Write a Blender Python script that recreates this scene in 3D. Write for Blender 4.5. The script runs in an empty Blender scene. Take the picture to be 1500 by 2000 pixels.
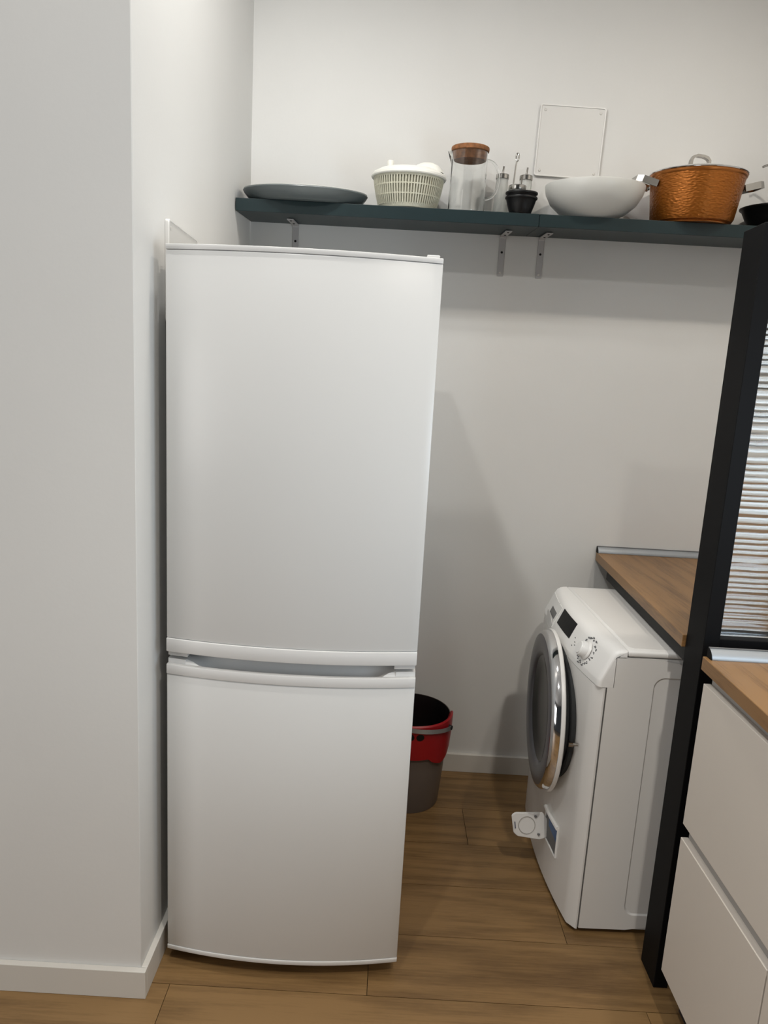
import bpy, bmesh, math, random
from math import sin, cos, pi, radians
from mathutils import Vector, Matrix, Euler

random.seed(7)
SC = bpy.context.scene
COL = SC.collection

# ------------------------------------------------------------------ camera
yaw, pitch, roll = 0.004460, -0.179190, -0.055532
F_PX = 1316.239
Rz = Matrix(((cos(yaw), -sin(yaw), 0), (sin(yaw), cos(yaw), 0), (0, 0, 1)))
Rx = Matrix(((1, 0, 0), (0, cos(pitch), -sin(pitch)), (0, sin(pitch), cos(pitch))))
Ry = Matrix(((cos(roll), 0, sin(roll)), (0, 1, 0), (-sin(roll), 0, cos(roll))))
RM = Rz @ Rx @ Ry
cam_d = bpy.data.cameras.new('camera')
cam = bpy.data.objects.new('camera', cam_d)
COL.objects.link(cam)
r_, f_, u_ = RM @ Vector((1, 0, 0)), RM @ Vector((0, 1, 0)), RM @ Vector((0, 0, 1))
cam.matrix_world = Matrix(((r_.x, u_.x, -f_.x, 0.5391), (r_.y, u_.y, -f_.y, -2.51198), (r_.z, u_.z, -f_.z, 1.50023), (0, 0, 0, 1)))
cam_d.sensor_fit = 'VERTICAL'
cam_d.sensor_height = 36.0
cam_d.lens = F_PX / 2000.0 * 36.0
cam_d.clip_start = 0.02
SC.camera = cam

# ------------------------------------------------------------------ world, lights, exposure
SC.view_settings.view_transform = 'Standard'
SC.view_settings.look = 'None'
SC.view_settings.gamma = 1.0
SC.view_settings.use_curve_mapping = False
SC.view_settings.exposure = 0.07
W = bpy.data.worlds.new('room_air')
SC.world = W
W.use_nodes = True
W.node_tree.nodes['Background'].inputs[0].default_value = (0.9, 0.95, 1.0, 1)
W.node_tree.nodes['Background'].inputs[1].default_value = 0.03


def area(name, loc, rot, size, power, color, size_y=None):
    l = bpy.data.lights.new(name, 'AREA')
    l.energy = power
    l.color = color
    if size_y:
        l.shape = 'RECTANGLE'
        l.size = size
        l.size_y = size_y
    else:
        l.shape = 'DISK'
        l.size = size
    o = bpy.data.objects.new(name, l)
    COL.objects.link(o)
    o.location = loc
    o.rotation_euler = rot
    return o


def downlight(name, loc, power, color, angle=130):
    l = bpy.data.lights.new(name, 'SPOT')
    l.energy = power
    l.color = color
    l.spot_size = radians(angle)
    l.spot_blend = 0.7
    l.shadow_soft_size = 0.045
    o = bpy.data.objects.new(name, l)
    COL.objects.link(o)
    o.location = loc
    return o


# recessed ceiling lamps: two near the column side and an added one, warmer ones over the worktop side
area('ceiling_lamp_light', (0.055, -1.05, 2.98), (0, 0, 0), 0.09, 9.5, (1.0, 0.985, 0.95))
area('ceiling_lamp_light', (0.42, -0.92, 2.98), (0, 0, 0), 0.09, 5.2, (1.0, 0.985, 0.95))  # added lamp: splits the first one's power, weakening its fridge shadow
area('ceiling_lamp_light', (0.06, -2.15, 2.98), (0, 0, 0), 0.09, 12.0, (1.0, 0.985, 0.95))
area('ceiling_lamp_light', (1.55, -1.14, 2.98), (0, 0, 0), 0.09, 9.5, (1.0, 0.92, 0.81))
downlight('ceiling_lamp_light', (1.10, -2.50, 2.98), 90, (1.0, 0.94, 0.85))
# added fill, no window known: soft one far in room, cool daylight past drawers
area('added_fill_light', (-2.6, -4.0, 1.6), (radians(85), 0, radians(-40)), 1.6, 36, (1.0, 0.985, 0.955), 1.8)
area('added_fill_light', (1.90, -2.10, 1.35), (radians(92), 0, radians(90)), 0.8, 13, (0.66, 0.84, 1.0), 0.7)

# ------------------------------------------------------------------ helpers


def tag(o, label=None, cat=None, group=None, kind=None):
    if label: o['label'] = label
    if cat: o['category'] = cat
    if group: o['group'] = group
    if kind: o['kind'] = kind
    return o


def obj(name, bm, m, parent=None, smooth=False, loc=None, rot=None, recalc=True):
    if recalc:
        bmesh.ops.recalc_face_normals(bm, faces=bm.faces[:])
    me = bpy.data.meshes.new(name)
    bm.to_mesh(me)
    bm.free()
    me.materials.append(m)
    if smooth:
        for p in me.polygons:
            p.use_smooth = True
        try:
            me.set_sharp_from_angle(angle=radians(38))
        except Exception:
            pass
    o = bpy.data.objects.new(name, me)
    COL.objects.link(o)
    if parent: o.parent = parent
    if loc: o.location = loc
    if rot: o.rotation_euler = rot
    return o


def empty(name, loc, rot=(0, 0, 0), label=None, cat=None, group=None):
    o = bpy.data.objects.new(name, None)
    COL.objects.link(o)
    o.location = loc
    o.rotation_euler = rot
    o.empty_display_size = 0.05
    return tag(o, label, cat, group)


def box(x0, x1, y0, y1, z0, z1, bev=0.0, seg=2, bm=None):
    b = bmesh.new()
    r = bmesh.ops.create_cube(b, size=1)
    for v in b.verts:
        v.co = Vector((x0 + (v.co.x + .5) * (x1 - x0), y0 + (v.co.y + .5) * (y1 - y0), z0 + (v.co.z + .5) * (z1 - z0)))
    if bev:
        bmesh.ops.bevel(b, geom=b.edges[:], offset=bev, segments=seg, affect='EDGES', profile=0.5)
    return join(bm, b)


def join(bm, b):
    if bm is None: return b
    me = bpy.data.meshes.new('tmp')
    b.to_mesh(me)
    b.free()
    bm.from_mesh(me)
    bpy.data.meshes.remove(me)
    return bm


def prism(pts, a, c, axis='z', bev=0.0, bm=None, seg=2):
    """closed polygon extruded from a to c along an axis"""
    b = bmesh.new()

    def P(p, h):
        if axis == 'z': return (p[0], p[1], h)
        if axis == 'y': return (p[0], h, p[1])
        return (h, p[0], p[1])
    lo = [b.verts.new(P(p, a)) for p in pts]
    hi = [b.verts.new(P(p, c)) for p in pts]
    n = len(pts)
    b.faces.new(lo[::-1])
    b.faces.new(hi)
    for i in range(n):
        b.faces.new((lo[i], lo[(i + 1) % n], hi[(i + 1) % n], hi[i]))
    bmesh.ops.recalc_face_normals(b, faces=b.faces[:])
    if bev:
        bmesh.ops.bevel(b, geom=[e for e in b.edges if e.calc_face_angle(0) > 0.5], offset=bev, segments=seg, affect='EDGES', profile=0.5)
    return join(bm, b)


def lathe(prof, n=48, sx=1.0, sy=1.0, c=(0, 0, 0), bm=None, a0=0.0, a1=2 * pi, zfun=None):
    b = bmesh.new()
    full = abs(a1 - a0 - 2 * pi) < 1e-6
    m = n if full else n + 1
    rings = []
    for (r, z) in prof:
        if r < 1e-6:
            rings.append([b.verts.new((c[0], c[1], c[2] + z))])
        else:
            ring = []
            for i in range(m):
                t = a0 + (a1 - a0) * i / n
                dz = zfun(t, z) if zfun else 0
                ring.append(b.verts.new((c[0] + r * cos(t) * sx, c[1] + r * sin(t) * sy, c[2] + z + dz)))
            rings.append(ring)
    for A, B in zip(rings[:-1], rings[1:]):
        k = n if full else n
        for i in range(k):
            j = (i + 1) % m if full else i + 1
            if len(A) == 1 and len(B) == 1: continue
            if len(A) == 1: b.faces.new((A[0], B[j], B[i]))
            elif len(B) == 1: b.faces.new((A[i], A[j], B[0]))
            else: b.faces.new((A[i], A[j], B[j], B[i]))
    return join(bm, b)


def tube(pts, r, n=10, bm=None, flat=1.0, caps=True):
    b = bmesh.new()
    pts = [Vector(p) for p in pts]
    rad = r if isinstance(r, (list, tuple)) else [r] * len(pts)
    rings = []
    prev = None
    for i, p in enumerate(pts):
        d = (pts[min(i + 1, len(pts) - 1)] - pts[max(i - 1, 0)]).normalized()
        if prev is None:
            a = Vector((0, 0, 1)) if abs(d.z) < 0.9 else Vector((1, 0, 0))
            x = d.cross(a).normalized()
        else:
            x = (prev - d * prev.dot(d)).normalized()
        y = d.cross(x).normalized()
        prev = x
        rings.append([b.verts.new(p + (x * cos(2 * pi * k / n) + y * sin(2 * pi * k / n) * flat) * rad[i]) for k in range(n)])
    for A, B in zip(rings[:-1], rings[1:]):
        for k in range(n):
            b.faces.new((A[k], A[(k + 1) % n], B[(k + 1) % n], B[k]))
    if caps:
        b.faces.new(rings[0][::-1])
        b.faces.new(rings[-1])
    return join(bm, b)


def ribbon(pts, w, t, wdir, bm=None):
    """strip of width w along wdir, thickness t, following pts"""
    b = bmesh.new()
    pts = [Vector(p) for p in pts]
    wd = Vector(wdir).normalized()
    rings = []
    for i, p in enumerate(pts):
        d = (pts[min(i + 1, len(pts) - 1)] - pts[max(i - 1, 0)]).normalized()
        nrm = d.cross(wd).normalized()
        rings.append([b.verts.new(p + wd * (sx * w / 2) + nrm * (sy * t / 2)) for sx, sy in ((-1, -1), (1, -1), (1, 1), (-1, 1))])
    for A, B in zip(rings[:-1], rings[1:]):
        for k in range(4):
            b.faces.new((A[k], A[(k + 1) % 4], B[(k + 1) % 4], B[k]))
    b.faces.new(rings[0][::-1])
    b.faces.new(rings[-1])
    return join(bm, b)


def rrect(x0, x1, y0, y1, r, n=5):
    out = []
    for cx, cy, a in ((x1 - r, y0 + r, -pi / 2), (x1 - r, y1 - r, 0), (x0 + r, y1 - r, pi / 2), (x0 + r, y0 + r, pi)):
        for i in range(n + 1):
            t = a + pi / 2 * i / n
            out.append((cx + r * cos(t), cy + r * sin(t)))
    return out


# ------------------------------------------------------------------ materials


def mat(name, color, rough=0.5, metal=0.0, spec=0.5, bump=None, vary=0.0, vscale=3.0, trans=0.0, ior=1.45, coat=0.0, aniso=None):
    m = bpy.data.materials.new(name)
    m.use_nodes = True
    nt = m.node_tree
    p = nt.nodes['Principled BSDF']
    p.inputs['Base Color'].default_value = (*color, 1)
    p.inputs['Roughness'].default_value = rough
    p.inputs['Metallic'].default_value = metal
    p.inputs['Specular IOR Level'].default_value = spec
    p.inputs['IOR'].default_value = ior
    p.inputs['Transmission Weight'].default_value = trans
    p.inputs['Coat Weight'].default_value = coat
    tc = nt.nodes.new('ShaderNodeTexCoord')
    if vary:
        n = nt.nodes.new('ShaderNodeTexNoise')
        n.inputs['Scale'].default_value = vscale
        n.inputs['Detail'].default_value = 3
        nt.links.new(tc.outputs['Object'], n.inputs['Vector'])
        r = nt.nodes.new('ShaderNodeValToRGB')
        r.color_ramp.elements[0].position = 0.3
        r.color_ramp.elements[1].position = 0.7
        r.color_ramp.elements[0].color = (*[max(0, c * (1 - vary)) for c in color], 1)
        r.color_ramp.elements[1].color = (*[min(1, c * (1 + vary)) for c in color], 1)
        nt.links.new(n.outputs['Fac'], r.inputs['Fac'])
        nt.links.new(r.outputs['Color'], p.inputs['Base Color'])
    if bump:
        sc, strength, dist = bump
        n = nt.nodes.new('ShaderNodeTexNoise')
        n.inputs['Scale'].default_value = sc
        n.inputs['Detail'].default_value = 4
        nt.links.new(tc.outputs['Object'], n.inputs['Vector'])
        b = nt.nodes.new('ShaderNodeBump')
        b.inputs['Strength'].default_value = strength
        b.inputs['Distance'].default_value = dist
        nt.links.new(n.outputs['Fac'], b.inputs['Height'])
        nt.links.new(b.outputs['Normal'], p.inputs['Normal'])
    return m


def wood(name, light, dark, axis='x', rough=0.42, knots=True, rand=0.18, grain=1.0):
    """long-grained oak; the grain runs along the given object axis"""
    m = bpy.data.materials.new(name)
    m.use_nodes = True
    nt = m.node_tree
    L = nt.links.new
    N = nt.nodes.new
    p = nt.nodes['Principled BSDF']
    p.inputs['Roughness'].default_value = rough
    tc = N('ShaderNodeTexCoord')
    oi = N('ShaderNodeObjectInfo')
    sep = N('ShaderNodeVectorMath'); sep.operation = 'SCALE'
    comb = N('ShaderNodeCombineXYZ')
    mul = N('ShaderNodeMath'); mul.operation = 'MULTIPLY'; mul.inputs[1].default_value = 37.0
    L(oi.outputs['Random'], mul.inputs[0])
    for i in range(3): L(mul.outputs[0], comb.inputs[i])
    add = N('ShaderNodeVectorMath'); add.operation = 'ADD'
    L(tc.outputs['Object'], add.inputs[0]); L(comb.outputs[0], add.inputs[1])
    mp = N('ShaderNodeMapping')
    s = {'x': (1.2, 14, 14), 'y': (14, 1.2, 14)}[axis]
    mp.inputs['Scale'].default_value = s
    L(add.outputs[0], mp.inputs['Vector'])
    warp = N('ShaderNodeTexNoise'); warp.inputs['Scale'].default_value = 0.55; warp.inputs['Detail'].default_value = 2
    L(mp.outputs[0], warp.inputs['Vector'])
    wv = N('ShaderNodeMath'); wv.operation = 'MULTIPLY'; wv.inputs[1].default_value = 38.0
    L(warp.outputs['Fac'], wv.inputs[0])
    sn = N('ShaderNodeMath'); sn.operation = 'SINE'
    L(wv.outputs[0], sn.inputs[0])
    fine = N('ShaderNodeTexNoise'); fine.inputs['Scale'].default_value = 7.0; fine.inputs['Detail'].default_value = 8; fine.inputs['Roughness'].default_value = 0.8
    L(mp.outputs[0], fine.inputs['Vector'])
    mp2 = N('ShaderNodeMapping'); mp2.inputs['Scale'].default_value = {'x': (1.6, 5, 5), 'y': (5, 1.6, 5)}[axis]
    L(add.outputs[0], mp2.inputs['Vector'])
    blot = N('ShaderNodeTexNoise'); blot.inputs['Scale'].default_value = 1.0; blot.inputs['Detail'].default_value = 3
    L(mp2.outputs[0], blot.inputs['Vector'])
    mp3 = N('ShaderNodeMapping'); mp3.inputs['Scale'].default_value = {'x': (5, 170, 170), 'y': (170, 5, 170)}[axis]
    L(add.outputs[0], mp3.inputs['Vector'])
    pore = N('ShaderNodeTexNoise'); pore.inputs['Scale'].default_value = 1.0; pore.inputs['Detail'].default_value = 4; pore.inputs['Roughness'].default_value = 0.65
    L(mp3.outputs[0], pore.inputs['Vector'])
    a1 = N('ShaderNodeMath'); a1.operation = 'MULTIPLY_ADD'; a1.inputs[1].default_value = 0.11 * grain; a1.inputs[2].default_value = 0.0
    L(sn.outputs[0], a1.inputs[0])
    a0 = N('ShaderNodeMath'); a0.operation = 'MULTIPLY_ADD'; a0.inputs[1].default_value = 0.55 * grain; a0.inputs[2].default_value = -0.275 * grain
    L(pore.outputs['Fac'], a0.inputs[0]); L(a0.outputs[0], a1.inputs[2])
    a2 = N('ShaderNodeMath'); a2.operation = 'MULTIPLY_ADD'; a2.inputs[1].default_value = 0.75 * grain
    L(fine.outputs['Fac'], a2.inputs[0]); L(a1.outputs[0], a2.inputs[2])
    a3 = N('ShaderNodeMath'); a3.operation = 'MULTIPLY_ADD'; a3.inputs[1].default_value = 0.8
    L(blot.outputs['Fac'], a3.inputs[0]); L(a2.outputs[0], a3.inputs[2])
    rr = N('ShaderNodeMath'); rr.operation = 'MULTIPLY_ADD'; rr.inputs[1].default_value = rand
    L(oi.outputs['Random'], rr.inputs[0]); L(a3.outputs[0], rr.inputs[2])
    ramp = N('ShaderNodeValToRGB')
    ramp.color_ramp.elements[0].position = 0.45
    ramp.color_ramp.elements[0].color = (*dark, 1)
    ramp.color_ramp.elements[1].position = 1.15 if False else 1.0
    ramp.color_ramp.elements[1].color = (*light, 1)
    L(rr.outputs[0], ramp.inputs['Fac'])
    out = ramp.outputs['Color']
    if knots:
        vmap = N('ShaderNodeMapping'); vmap.inputs['Scale'].default_value = {'x': (2.2, 4.6, 4.6), 'y': (4.6, 2.2, 4.6)}[axis]
        L(add.outputs[0], vmap.inputs['Vector'])
        vo = N('ShaderNodeTexVoronoi'); vo.inputs['Scale'].default_value = 1.0
        L(vmap.outputs[0], vo.inputs['Vector'])
        kr = N('ShaderNodeValToRGB')
        kr.color_ramp.elements[0].position = 0.012; kr.color_ramp.elements[0].color = (0.25, 0.2, 0.16, 1)
        kr.color_ramp.elements[1].position = 0.05; kr.color_ramp.elements[1].color = (1, 1, 1, 1)
        L(vo.outputs['Distance'], kr.inputs['Fac'])
        mx = N('ShaderNodeMix'); mx.data_type = 'RGBA'; mx.blend_type = 'MULTIPLY'; mx.inputs[0].default_value = 0.7
        L(out, mx.inputs[6]); L(kr.outputs['Color'], mx.inputs[7])
        out = mx.outputs[2]
    L(out, p.inputs['Base Color'])
    bp = N('ShaderNodeBump'); bp.inputs['Strength'].default_value = 0.08; bp.inputs['Distance'].default_value = 0.002
    L(fine.outputs['Fac'], bp.inputs['Height']); L(bp.outputs['Normal'], p.inputs['Normal'])
    return m


def hammered(name, color):
    m = mat(name, color, rough=0.38, metal=0.6)
    nt = m.node_tree
    p = nt.nodes['Principled BSDF']
    tc = nt.nodes.new('ShaderNodeTexCoord')
    mp = nt.nodes.new('ShaderNodeMapping'); mp.inputs['Scale'].default_value = (0.75, 0.75, 1.7)
    nt.links.new(tc.outputs['Object'], mp.inputs['Vector'])
    v = nt.nodes.new('ShaderNodeTexVoronoi'); v.feature = 'SMOOTH_F1'; v.inputs['Scale'].default_value = 130
    nt.links.new(mp.outputs[0], v.inputs['Vector'])
    b = nt.nodes.new('ShaderNodeBump'); b.inputs['Strength'].default_value = 0.55; b.inputs['Distance'].default_value = 0.0035
    nt.links.new(v.outputs['Distance'], b.inputs['Height'])
    nt.links.new(b.outputs['Normal'], p.inputs['Normal'])
    return m


M_WALL = mat('white_wall_paint', (0.70, 0.694, 0.676), 0.75, bump=(90, 0.10, 0.002), vary=0.025, vscale=1.6)
M_CEIL = mat('ceiling_paint', (0.62, 0.61, 0.60), 0.8)
M_SKIRT = mat('white_skirting', (0.64, 0.615, 0.57), 0.45, vary=0.02)
M_SUB = mat('dark_underlay', (0.05, 0.035, 0.02), 0.9)
M_PLANK = wood('oak_laminate', (0.255, 0.150, 0.060), (0.105, 0.056, 0.020), 'x', 0.42)
M_TOP = wood('oak_worktop', (0.255, 0.138, 0.054), (0.090, 0.044, 0.016), 'y', 0.4, knots=False, rand=0.0, grain=1.45)
M_FRIDGE = mat('fridge_white_enamel', (0.68, 0.68, 0.67), 0.30, spec=0.45, bump=(160, 0.03, 0.001), vary=0.012, vscale=2)
M_FTRIM = mat('fridge_white_plastic', (0.69, 0.685, 0.675), 0.35)
M_FDARK = mat('gasket_grey', (0.10, 0.10, 0.10), 0.7)
M_BLACK = mat('black_plastic', (0.006, 0.006, 0.0065), 0.4, spec=0.35)
M_WASH = mat('washer_white_enamel', (0.74, 0.73, 0.71), 0.28, vary=0.01)
M_WPLA = mat('washer_white_plastic', (0.77, 0.765, 0.75), 0.3)
M_SEAM = mat('shadow_gap_grey', (0.16, 0.16, 0.16), 0.8)
M_CHROME = mat('chrome', (0.78, 0.78, 0.79), 0.08, 1.0)
M_STEEL = mat('brushed_steel', (0.40, 0.385, 0.36), 0.22, 1.0, bump=(220, 0.05, 0.001))
M_ALU = mat('satin_aluminium', (0.36, 0.38, 0.40), 0.45, 0.5)
M_BRKT = mat('bracket_grey_paint', (0.46, 0.45, 0.45), 0.45, 0.1)
M_DOORGREY = mat('door_ring_grey', (0.12, 0.12, 0.13), 0.30, 0.2)
M_DARKGLASS = mat('smoked_door_glass', (0.006, 0.0065, 0.007), 0.12, 0.0, spec=0.22)
M_RUBBER = mat('dark_rubber', (0.025, 0.028, 0.03), 0.6)
M_FRAME = mat('matt_black_frame', (0.0055, 0.0055, 0.006), 0.55, spec=0.12, vary=0.05)
M_SHELF = mat('teal_shelf_board', (0.0085, 0.0215, 0.0245), 0.42, vary=0.05, vscale=8)
M_DRAWER = mat('cashmere_white_front', (0.66, 0.61, 0.55), 0.38)
M_CHANNEL = mat('grey_handle_channel', (0.42, 0.40, 0.38), 0.5)
M_CARC = mat('cabinet_carcass_dark', (0.02, 0.02, 0.02), 0.7)
M_PLINTH = mat('dark_plinth', (0.035, 0.03, 0.028), 0.6)
M_GLASS = mat('clear_glass', (0.98, 0.99, 0.99), 0.0, trans=1.0, ior=1.45)
M_RIB = mat('reeded_glass', (0.93, 0.95, 0.95), 0.06, trans=1.0, ior=1.5)
M_FROST = mat('frosted_glass', (0.82, 0.83, 0.80), 0.4, trans=0.55, ior=1.3)
M_CORK = mat('cork', (0.23, 0.095, 0.035), 0.8, bump=(120, 0.4, 0.002), vary=0.35, vscale=90)
M_SPIN = mat('cream_basket_plastic', (0.60, 0.585, 0.47), 0.4)
M_SPININ = mat('milky_bowl_plastic', (0.50, 0.49, 0.40), 0.45)
M_SPLID = mat('white_lid_plastic', (0.84, 0.83, 0.77), 0.35)
M_BOWL = mat('white_stoneware', (0.63, 0.63, 0.60), 0.3, vary=0.02)
M_PLATTER = mat('grey_glazed_stoneware', (0.105, 0.122, 0.124), 0.3, vary=0.05)
M_COPPER = hammered('hammered_copper_enamel', (0.31, 0.098, 0.012))
M_COPPERS = mat('copper_rim', (0.40, 0.14, 0.03), 0.3, 0.7)
M_RED = mat('red_plastic', (0.33, 0.006, 0.010), 0.35)
M_BUCKET = mat('taupe_plastic', (0.14, 0.115, 0.10), 0.35)
M_BSTEEL = mat('grey_bail_metal', (0.42, 0.43, 0.43), 0.3, 0.8)
M_PLATE = mat('white_cover_plate', (0.655, 0.645, 0.625), 0.45)
M_PRIM = mat('white_plate_rim', (0.76, 0.75, 0.73), 0.35)
M_SCREW = mat('screw_head_white', (0.62, 0.60, 0.57), 0.4)
M_DISPLAY = mat('black_display_glass', (0.005, 0.005, 0.006), 0.35, spec=0.2)
M_INK = mat('grey_ink', (0.12, 0.12, 0.125), 0.6)
M_BLUE = mat('blue_filter_plastic', (0.02, 0.08, 0.22), 0.4)
M_STICK = mat('label_navy', (0.03, 0.04, 0.10), 0.5)

# ------------------------------------------------------------------ setting
YC, TB, HB = 1.092, 0.015, 0.0756      # column face, skirting thickness and height
XR = 1.945


def struct(name, bm, m, **k):
    return tag(obj(name, bm, m, **k), kind='structure')


floor = struct('floor', box(-3.0, XR, -5.0, 0.0, -0.03, -0.008), M_SUB)
rows = [(-0.06, 0.0, 0.55), (-0.26, -0.06, 0.20), (-0.46, -0.26, 0.877), (-0.66, -0.46, 0.42), (-0.86, -0.66, 1.112), (-1.06, -0.86, 0.557), (-1.26, -1.06, 0.06)]
y = -1.26
while y > -3.2:
    rows.append((y - 0.2, y, random.random() * 1.2))
    y -= 0.2
for (ya, yb, off) in rows:
    x = off - 1.2 * 4
    left = -3.0 if yb <= -1.04 else 0.0
    if ya == -1.26: cuts = [0.06, 1.0]
    while x < XR:
        xa, xb = max(x, left), min(x + 1.2, XR)
        if xb - xa > 0.02:
            g = 0.0008
            b = box(xa + g, xb - g, ya + g, yb - g, -0.008, 0.0)
            me_o = obj('plank', b, M_PLANK, floor)
        x += 1.2
struct('wall_back', box(0.0, XR, 0.0, 0.1, -0.03, 3.02), M_WALL)
struct('wall_left', box(-3.0, 0.0, -YC, 0.1, -0.03, 3.02, 0.0015, 1), M_WALL)
struct('wall_right', box(XR, XR + 0.1, -5.0, 0.1, -0.03, 3.02), M_WALL)
struct('ceiling', box(-3.0, XR, -5.0, 0.0, 3.0, 3.06), M_CEIL)


def skirting(name, a, c, axis, sgn_pts):
    return struct(name, prism(sgn_pts, a, c, axis, 0.0012, seg=1), M_SKIRT)


# profile: rounded top front edge
struct('baseboard_back', box(0.0, 1.93, -TB, 0.0, 0.0, HB, 0.0015, 2), M_SKIRT)
struct('baseboard_front', box(-3.0, TB, -YC - TB, -YC, 0.0, HB, 0.0015, 2), M_SKIRT)
struct('baseboard_left', box(0.0, TB, -YC + 0.0005, -TB - 0.0005, 0.0, HB, 0.0015, 2), M_SKIRT)

# ------------------------------------------------------------------ fridge
FW = 0.5976
fr = empty('fridge', (0.0323, -0.9947, 0), (0, 0, -0.0018), 'tall white two-door fridge freezer with bowed doors, standing beside the column', 'fridge')
BUL = 0.030


def fcurve(t):
    return -BUL * (1 - (2 * t - 1) ** 2)


def fpoly(inset=0.0, back=0.045, x0=0.0, x1=FW, n=28, proud=0.0):
    pts = []
    for i in range(n + 1):
        xx = x0 + (x1 - x0) * i / n
        pts.append((xx, fcurve(xx / FW) - proud + inset))
    pts += [(x1, back), (x0, back)]
    return pts


obj('body', box(0.004, FW - 0.004, 0.056, 0.61, 0.035, 1.772, 0.004), M_FRIDGE, fr)
obj('gasket', box(0.012, FW - 0.012, 0.044, 0.057, 0.06, 1.765), M_FDARK, fr)
ud = obj('upper_door', prism(fpoly(), 0.8935, 1.7715, 'z', 0.003), M_FRIDGE, fr, True)
obj('top_trim', prism(fpoly(proud=0.0015), 1.772, 1.783, 'z', 0.0015), M_FTRIM, ud, True)
obj('bottom_trim', prism(fpoly(proud=0.003), 0.8595, 0.893, 'z', 0.002), M_FTRIM, ud, True)
for xa, xb in ((0.003, 0.052), (0.545, FW - 0.003)):
    obj('trim_end', prism(fpoly(inset=0.004, x0=xa, x1=xb, n=6), 0.8485, 0.8595, 'z', 0.001), M_FTRIM, ud, True)
ld = obj('lower_door', prism(fpoly(), 0.054, 0.8025, 'z', 0.003), M_FRIDGE, fr, True)
obj('bottom_trim', prism(fpoly(proud=0.0015), 0.042, 0.0535, 'z', 0.0015), M_FTRIM, ld, True)
# grip: front lip, hollow behind it, solid ends
GX0, GX1 = 0.070, 0.525


def lip_poly(n=28):
    fr_ = [(FW * i / n, fcurve(i / n) - 0.003) for i in range(n + 1)]
    bk = [(FW * i / n, fcurve(i / n) + 0.010) for i in range(n, -1, -1)]
    return fr_ + bk


obj('grip_lip', prism(lip_poly(), 0.803, 0.8275, 'z', 0.002), M_FTRIM, ld, True)
for xa, xb in ((0.001, GX0 - 0.025), (GX1 + 0.025, FW - 0.001)):
    obj('grip_end', prism(fpoly(inset=0.0105, x0=xa, x1=xb, n=6), 0.803, 0.8385, 'z'), M_FTRIM, ld, True)
b2 = bmesh.new()
n = 30
grid = []
for i in range(n + 1):
    xx = GX0 - 0.025 + (GX1 - GX0 + 0.05) * i / n
    e = min(1, min(i, n - i) / 4.0)
    e = e * e * (3 - 2 * e)
    row = []
    for j in range(9):
        s = j / 8
        yy = fcurve(xx / FW) + 0.010 + (0.045 - fcurve(xx / FW) - 0.010) * s
        zz = 0.8385 - e * 0.030 * (1 - s ** 3)
        if j == 0: zz = 0.8240
        row.append(b2.verts.new((xx, yy, zz)))
    grid.append(row)
for i in range(n):
    for j in range(8):
        b2.faces.new((grid[i][j], grid[i + 1][j], grid[i + 1][j + 1], grid[i][j + 1]))
obj('grip_hollow', b2, M_FTRIM, ld, True)
obj('hinge_cap', box(0.562, 0.590, 0.005, 0.050, 1.783, 1.790, 0.002), M_FTRIM, fr)
obj('hinge_pin', box(0.560, 0.592, 0.008, 0.040, 1.7835, 1.786), M_BLACK, fr)
for xx in (0.05, FW - 0.05):
    for yy in (0.09, 0.57):
        obj('foot', lathe([(0, 0), (0.018, 0), (0.018, 0.012), (0.008, 0.014), (0.008, 0.04), (0, 0.04)], 16, c=(xx, yy, 0)), M_BLACK, fr, True)

# ------------------------------------------------------------------ wall cover plates


def cover_plate(name, w, h, loc, rot, label):
    e = empty(name, loc, rot, label, 'cover plate', None)
    pts = rrect(0, w, 0, h, 0.008)
    b = prism(pts, -0.007, 0.0, 'y')
    obj('panel', b, M_PLATE, e, True)
    # raised rim round the panel
    b = bmesh.new()
    lo, li, hi = rrect(0, w, 0, h, 0.008), rrect(0.004, w - 0.004, 0.004, h - 0.004, 0.006), None
    A = [b.verts.new((p[0], -0.0068, p[1])) for p in lo]
    B = [b.verts.new((p[0] * 0.996 + w * 0.002, -0.0095, p[1] * 0.996 + h * 0.002)) for p in lo]
    C = [b.verts.new((p[0], -0.0095, p[1])) for p in li]
    D = [b.verts.new((p[0], -0.0068, p[1])) for p in li]
    k = len(lo)
    for P_, Q_ in ((A, B), (B, C), (C, D)):
        for i in range(k):
            b.faces.new((P_[i], P_[(i + 1) % k], Q_[(i + 1) % k], Q_[i]))
    obj('rim', b, M_PRIM, e, True)
    for sx in (0.018, w - 0.018):
        for sz in (0.018, h - 0.018):
            b = lathe([(0, 0.0026), (0.0035, 0.0022), (0.0052, 0.0)], 14)
            obj('screw', b, M_SCREW, e, True, loc=(sx, -0.0068, sz), rot=(radians(90), 0, 0))
    return e


cover_plate('cover_plate', 0.224, 0.228, (0.979, -0.0005, 2.256), (0, radians(1.0), 0), 'square white screwed cover plate on the back wall above the shelf')
cover_plate('cover_plate', 0.228, 0.228, (0.0005, -0.902, 1.627), (0, 0, radians(90)), 'white cover plate on the column side, half hidden behind the fridge top')

# ------------------------------------------------------------------ shelf
DS, TH, ZW = 0.236, 0.0382, 2.0952
TILT = math.atan2(0.0207, DS)


def shelf_z(yy):
    return ZW + (yy) * 0.0207 / DS


def board(x0, x1, label):
    e = empty('shelf_board', (x0, 0, ZW), (TILT, 0, 0), label, 'shelf', 'teal wall shelf boards')
    L = x1 - x0
    obj('board', box(0, L, -DS, -0.003, -TH, 0, 0.0012, 2), M_SHELF, e)
    obj('edge_band', box(0.0004, L - 0.0004, -DS - 0.0008, -DS + 0.0002, -TH + 0.001, -0.001), M_SHELF, e)
    return e


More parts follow.
